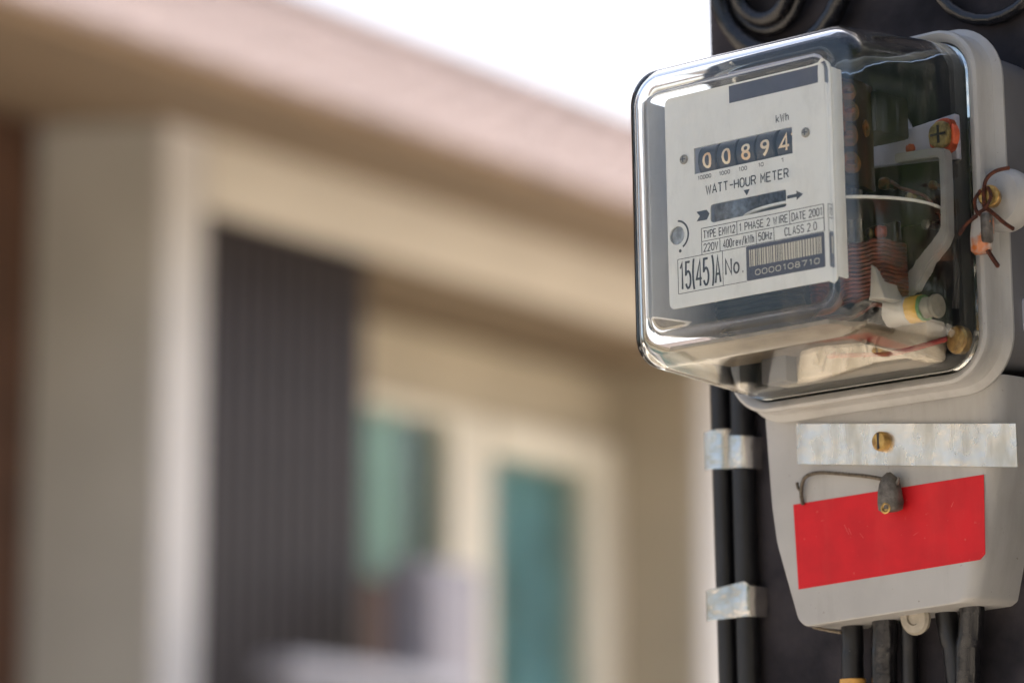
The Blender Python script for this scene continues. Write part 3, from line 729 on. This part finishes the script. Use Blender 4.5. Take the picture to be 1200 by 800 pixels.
# ---- aluminium strip
st = thing('metal_strip', MET2, (18, -107, -9.5), 'worn aluminium strip screwed slightly askew above the red sticker', 'metal strip')
ms = MB(); n = 14
pts = []
for i in range(n + 1):
    t = i / n; pts.append((-43.3 + 126 * t, -10.6 + .35 * math.sin(t * 5) + (1.2 * max(0, t - .8))))
ms.strip(pts, lambda a: -109.4 - (a + 43) * .123, lambda a: -89.9 - (a + 43) * .119, .9)
obj('strip', ms, m_alu, st)
sh_ = obj('strip_screw', MB().lathe((8.2, -104.6, -9.8), 'out', [(4.6, 0), (4.8, 1), (4.6, 3.2), (3.6, 4.4), (1, 4.6)], 20), m_brass, st)
obj('slot', MB().box(7.6, 8.8, -108.4, -100.8, -5.5, -5.1), m_ink, sh_)

# ---- twisted seal wires
def twist(path, r, turns, name, m, parent, per=2):
    P = catmull([V(*p) for p in path], 10)
    mb = MB(1)
    for ph in range(per):
        rings = []; ref = None; L = len(P); n = 6
        pts = []
        M_ = turns * 8
        for i in range(M_ + 1):
            f = i / M_ * (L - 1); k = min(int(f), L - 2); p = P[k].lerp(P[k + 1], f - k); t = (P[k + 1] - P[k]).normalized()
            if ref is None: ref = Vector((0, 0, 1)) if abs(t.z) < .8 else Vector((1, 0, 0))
            x = ref.cross(t).normalized(); y = t.cross(x); ref = y
            an = 2 * math.pi * i / 8 + math.pi * ph
            pts.append(p + (x * math.cos(an) + y * math.sin(an)) * r * .001)
        ref = None
        for i, p in enumerate(pts):
            t = (pts[min(i + 1, len(pts) - 1)] - pts[max(i - 1, 0)]).normalized()
            rings.append(mb.ring(p, t, r * .00095, n, Vector((.3, .5, .8))))
        mb.bridge(rings); mb.bm.faces.new(rings[0][::-1]); mb.bm.faces.new(rings[-1])
    return obj(name, mb, m, parent)
ls = thing('lead_seal', MET2, (13, -137, -6), 'crushed grey lead seal on a twisted wire in front of the red sticker', 'seal')
def lump(prof, c, name, m, parent, axis_tilt=0., sq=.75, seed=1):
    rg = random.Random(seed); mb = MB(); n = 18; rs = []
    for i, (b, hw, hc) in enumerate(prof):
        ring = []
        for j in range(n):
            t = 2 * math.pi * j / n; ca, sa = math.cos(t), math.sin(t)
            e = .55
            x = hw * math.copysign(abs(ca) ** e, ca); z = hc * math.copysign(abs(sa) ** e, sa)
            ring.append(mb.bm.verts.new(mb.P(c[0] + x * (1 + rg.uniform(-.06, .06)) + axis_tilt * b, c[1] + b + rg.uniform(-.35, .35), c[2] + z * (1 + rg.uniform(-.08, .08)))))
        rs.append(ring)
    mb.bridge(rs); mb.bm.faces.new(rs[0][::-1]); mb.bm.faces.new(rs[-1])
    return obj(name, mb, m, parent, angle=60)
lump([(-9, 4.6, 2.2), (-8, 6, 3.2), (-5, 6.3, 3.6), (0, 5.6, 3.4), (4, 4.9, 3.2), (7, 3.4, 2.6), (8.6, 1.6, 1.4), (9.4, .8, .8)], (13, -129.4, -6.6), 'seal_body', m_lead, ls)
obj('seal_ear', MB().tube([(17.5, -126, -6), (19, -124.6, -5.4), (19.6, -123.2, -5.2)], lambda u: 1.2 - .6 * u, 6), m_lead, ls)
obj('crimp_pit', MB().lathe((12.6, -137, -3.7), 'out', [(2.6, 0), (2.8, .5), (2.0, .7), (1.4, .1)], 14), m_brass, ls)
twist([(-41.4, -129, -10.3), (-41.6, -124, -9.6), (-40, -118.6, -9), (-36.5, -115.8, -8.6), (-27.4, -115.4, -8.2), (-9.8, -118.4, -8), (1, -120.6, -7.4), (8.5, -122.6, -7)], .52, 34, 'twisted_wire', m_wire, ls)
twist([(-41.6, -123, -9.6), (-43.0, -120.8, -9), (-43.6, -118.6, -9.2)], .42, 5, 'twisted_wire', m_wire, ls)

ws = thing('wire_seal', MET, (80, -24, 6), 'rusty wire seal with a stained clear body hanging from the brass screw at the rim', 'seal')
lump([(-10, 2.6, 2.2), (-8.5, 4.6, 3.4), (-2, 5.4, 3.8), (4, 5.2, 3.6), (8, 4, 3), (10, 2, 1.6)], (79.8, -17.6, 6.5), 'seal_body', m_sealp, ws, .12, seed=5)
obj('dark_insert', MB().box(81.2, 85.4, -23.5, -9.5, 5, 10.9, 1.6, 3), m_lead, ws)
W2 = lambda px: px
twist([(93.5, 10.6, 3), (88, 9.5, 6), (83.6, 6.4, 7), (82.2, 1, 7.5), (82.4, -6.2, 8)], .52, 20, 'rusty_wire', m_rust, ws)
twist([(82.4, -6.2, 8), (87, -10.5, 7), (91, -15, 5), (95, -18.2, 4)], .52, 17, 'rusty_wire', m_rust, ws)
twist([(79.5, -10.5, 10), (74.5, -13.2, 10.5), (69.5, -17.4, 10)], .52, 13, 'rusty_wire', m_rust, ws)
twist([(80.5, 1.5, 7.6), (77.6, -2.5, 8.2), (79, -8, 9.5), (81.8, -10.5, 9.8)], .5, 9, 'rusty_wire', m_rust, ws)
twist([(84.2, 2.5, 7.2), (86, -2, 7.5), (83.5, -7.2, 8.6), (80.5, -9.2, 9.4)], .5, 9, 'rusty_wire', m_rust, ws)
twist([(81.5, -24.5, 7), (83.6, -29.5, 5.5), (86.2, -34.2, 4.5)], .6, 9, 'rusty_wire', m_rust, ws)

# ================================================================== CABLES AND CLIPS
GC = 'black cables running up the pole'
def cable(name, path, r, m, label, group=None, sm=6):
    z = min(p[1] for p in path); p0 = min(path, key=lambda p: p[1])
    o = obj(name, MB().tube(path, r, 14, smooth=sm), m, None, MET, p0)
    return tag(o, label, 'cable', group)
wob = lambda k: [(.25 * math.sin(i * 1.7 + k)) for i in range(12)]
def vertical(a, c, u0, u1, k):
    w_ = wob(k); return [(a + w_[i], u0 + (u1 - u0) * i / 11, c + .3 * w_[-1 - i]) for i in range(12)]
cable('cable', vertical(-117.6, -44.6, -900, 60, 1), 5.1, m_cable, 'black cable along the left edge of the pole, outer one of the clipped pair', GC)
cable('cable', vertical(-103.6, -43.8, -900, 60, 4), 5.9, m_cable, 'thicker black cable of the clipped pair, nearer to the meter', GC)
GK = 'aluminium cable clips on the cable pair'
c1 = MB().strip([(-126.5, -42.5), (-124, -41.4), (-121, -39.6), (-117.6, -38.9), (-114.5, -39.2), (-111.6, -41.2), (-110.2, -42.6), (-108.8, -40.8), (-106.5, -38.2), (-103.6, -37.4), (-100, -38.2), (-97.6, -40.6), (-96.6, -45), (-96.4, -49.6)], lambda a: -99.5 + (a + 126) * -.08, lambda a: -80.6 if a < -110 else -84.6 - (a + 110) * .1, .7)
tag(obj('cable_clip', c1, m_clip, None, MET, (-111, -99.5, -45), angle=50), 'aluminium clip folded round both cables just below the glass cover', 'cable clip', GK)
c2 = MB().strip([(-126.5, -41), (-122, -38.8), (-117, -38.4), (-110, -37.9), (-104, -37.2), (-99.2, -36.9), (-97.6, -38.2), (-96.6, -43), (-96.2, -49.6)], lambda a: -175.6, lambda a: -160.6 + (a + 126) * .085 if a < -99 else -160.6, .8)
tag(obj('cable_clip', c2, m_clip, None, MET, (-111, -175, -45), angle=50), 'flat aluminium clip across both cables beside the red sticker, lower of the two', 'cable clip', GK)
GL = 'black cables leaving the underside of the meter'
low = [((-35.4, -180, -38), (-36, -212, -38), (-36.4, -320, -40), 5.3, m_cable, 'black cable with an amber band, leftmost below the terminal cover'),
       ((-24.6, -180, -44), (-26.4, -212, -45), (-28, -320, -45), 3.2, m_cable, 'thin black cable just right of the amber banded one'),
       ((-15, -180, -37), (-17.4, -212, -38), (-20, -320, -40), 6.2, m_cableg, 'glossy scuffed black cable left of the round bottom screw'),
       ((-5.2, -180, -42), (-6.2, -212, -43), (-8, -320, -44), 4.2, m_cable, 'matt black cable close beside the glossy scuffed one'),
       ((17.6, -180, -40), (22, -212, -41), (26, -320, -42), 5.2, m_cable, 'dull black cable slanting right, next to the round bottom screw'),
       ((36.2, -178, -36), (30.6, -212, -38), (24, -320, -42), 6., m_cableg, 'glossy black cable slanting left, rightmost below the terminal cover')]
for i, (p, q, s_, r, m, lab) in enumerate(low):
    b = (s_[0], -900, -43)
    cc = cable('cable', [(p[0], -172, p[2]), p, ((p[0] + q[0]) / 2 + .2, -196, (p[2] + q[2]) / 2), q, s_, b], r, m, lab, GL)
    if i == 0:
        obj('amber_band', MB().tube([(-36.05, -210.6, -38), (-36.2, -222, -38.1)], 6.3, 16), m_gtape, cc)
# cable coils at the top
def loop(cx, cu, c, r, tr, turns, ph, drift, label):
    pts = []
    N = int(turns * 28)
    for i in range(N + 1):
        t = ph + 2 * math.pi * i / 28; rr = r + drift * i / 28
        pts.append((cx + rr * math.cos(t), cu + rr * math.sin(t), c + 2.2 * math.sin(i * .31) + i / 28 * 1.5))
    o = obj('cable_coil', MB().tube(pts, tr, 14), m_cableg, None, MET, (cx, cu - r, c))
    return tag(o, label, 'cable coil')
loop(-77.5, 142, -40, 17.3, 3.9, 1, 1.2, 0, 'small tight ring of black cable inside the larger loop at top of the pole')
loop(-77.5, 142.5, -44, 22.8, 3.1, 1, 1.2, 0, 'thin black cable ring hugging the small tight ring at top of the pole')
loop(-67, 146, -42, 40.5, 5.2, 1, 1.5, 0, 'wide loop of thick black cable round the small rings, above the glass cover')
loop(56, 133, -45, 34.8, 3.2, 1, 1.5, 0, 'thin black cable loop hanging at top right above the meter rim')

# ================================================================== TREES out of view (mirrored in the glass, one added to block light)
def tree(x, y, h, r, n, label, seed):
    rg = random.Random(seed); I4 = Matrix.Translation((x, y, 0))
    t = thing('mango_tree', I4, (0, 0, 0), label, 'tree', k=1)
    tr = MB(1); tr.tube([(0, -.1, 0), (.1, h * .25, .05), (0, h * .5, .12), (.1, h * .8, 0)], lambda u: .22 * (1 - .75 * u), 12, smooth=3)
    tips = []
    for i in range(9):
        a = i * 2.4; b0 = h * (.28 + .05 * i); L = r * rg.uniform(.5, .85)
        tip = (L * math.cos(a), b0 + L * .6, L * math.sin(a)); tips.append(tip)
        tr.tube([(.05, b0, .05), (tip[0] * .5, b0 + L * .4, tip[2] * .5), tip], lambda u: .09 * (1 - .8 * u), 8, smooth=3)
    obj('trunk', tr, m_bark, t, k=1)
    lf = MB(1); cl = tips + [(rg.uniform(-.6, .6) * r, h * rg.uniform(.45, .95), rg.uniform(-.6, .6) * r) for _ in range(26)]
    for i in range(n):
        cx, cy, cz = cl[i % len(cl)]; d = Vector((rg.gauss(0, 1), rg.gauss(0, .8), rg.gauss(0, 1))) * r * .21
        p = Vector((cx, -cz, cy)) + Vector((d.x, d.z, d.y)); u = Vector((rg.gauss(0, 1), rg.gauss(0, 1), rg.gauss(0, .6) - .5)).normalized(); v = u.orthogonal().normalized()
        v = (Matrix.Rotation(rg.uniform(0, 6.28), 3, u) @ v); q = rg.uniform(.10, .17)
        lf.bm.faces.new([lf.bm.verts.new(p + e) for e in (u * -q, v * q * .35, u * q, v * q * -.35)])
    obj('crown', lf, m_leaf, t, k=1)['kind'] = 'stuff'
tree(4.8, 1.7, 6.2, 2.6, 11000, 'dense dark green mango tree to the right of the pole', 3)
tree(3.6, -2.4, 5.2, 2.1, 9000, 'unseen mango tree added behind and right of the camera to block sky and ground light', 8)  # added out of view to darken the meter's right side
tree(-2.2, -6.2, 7.5, 2.6, 9000, 'tall mango tree behind the camera, left of the other one there', 11)
tree(1.2, -7.4, 7.0, 2.6, 9000, 'rounder mango tree straight behind the camera', 14)
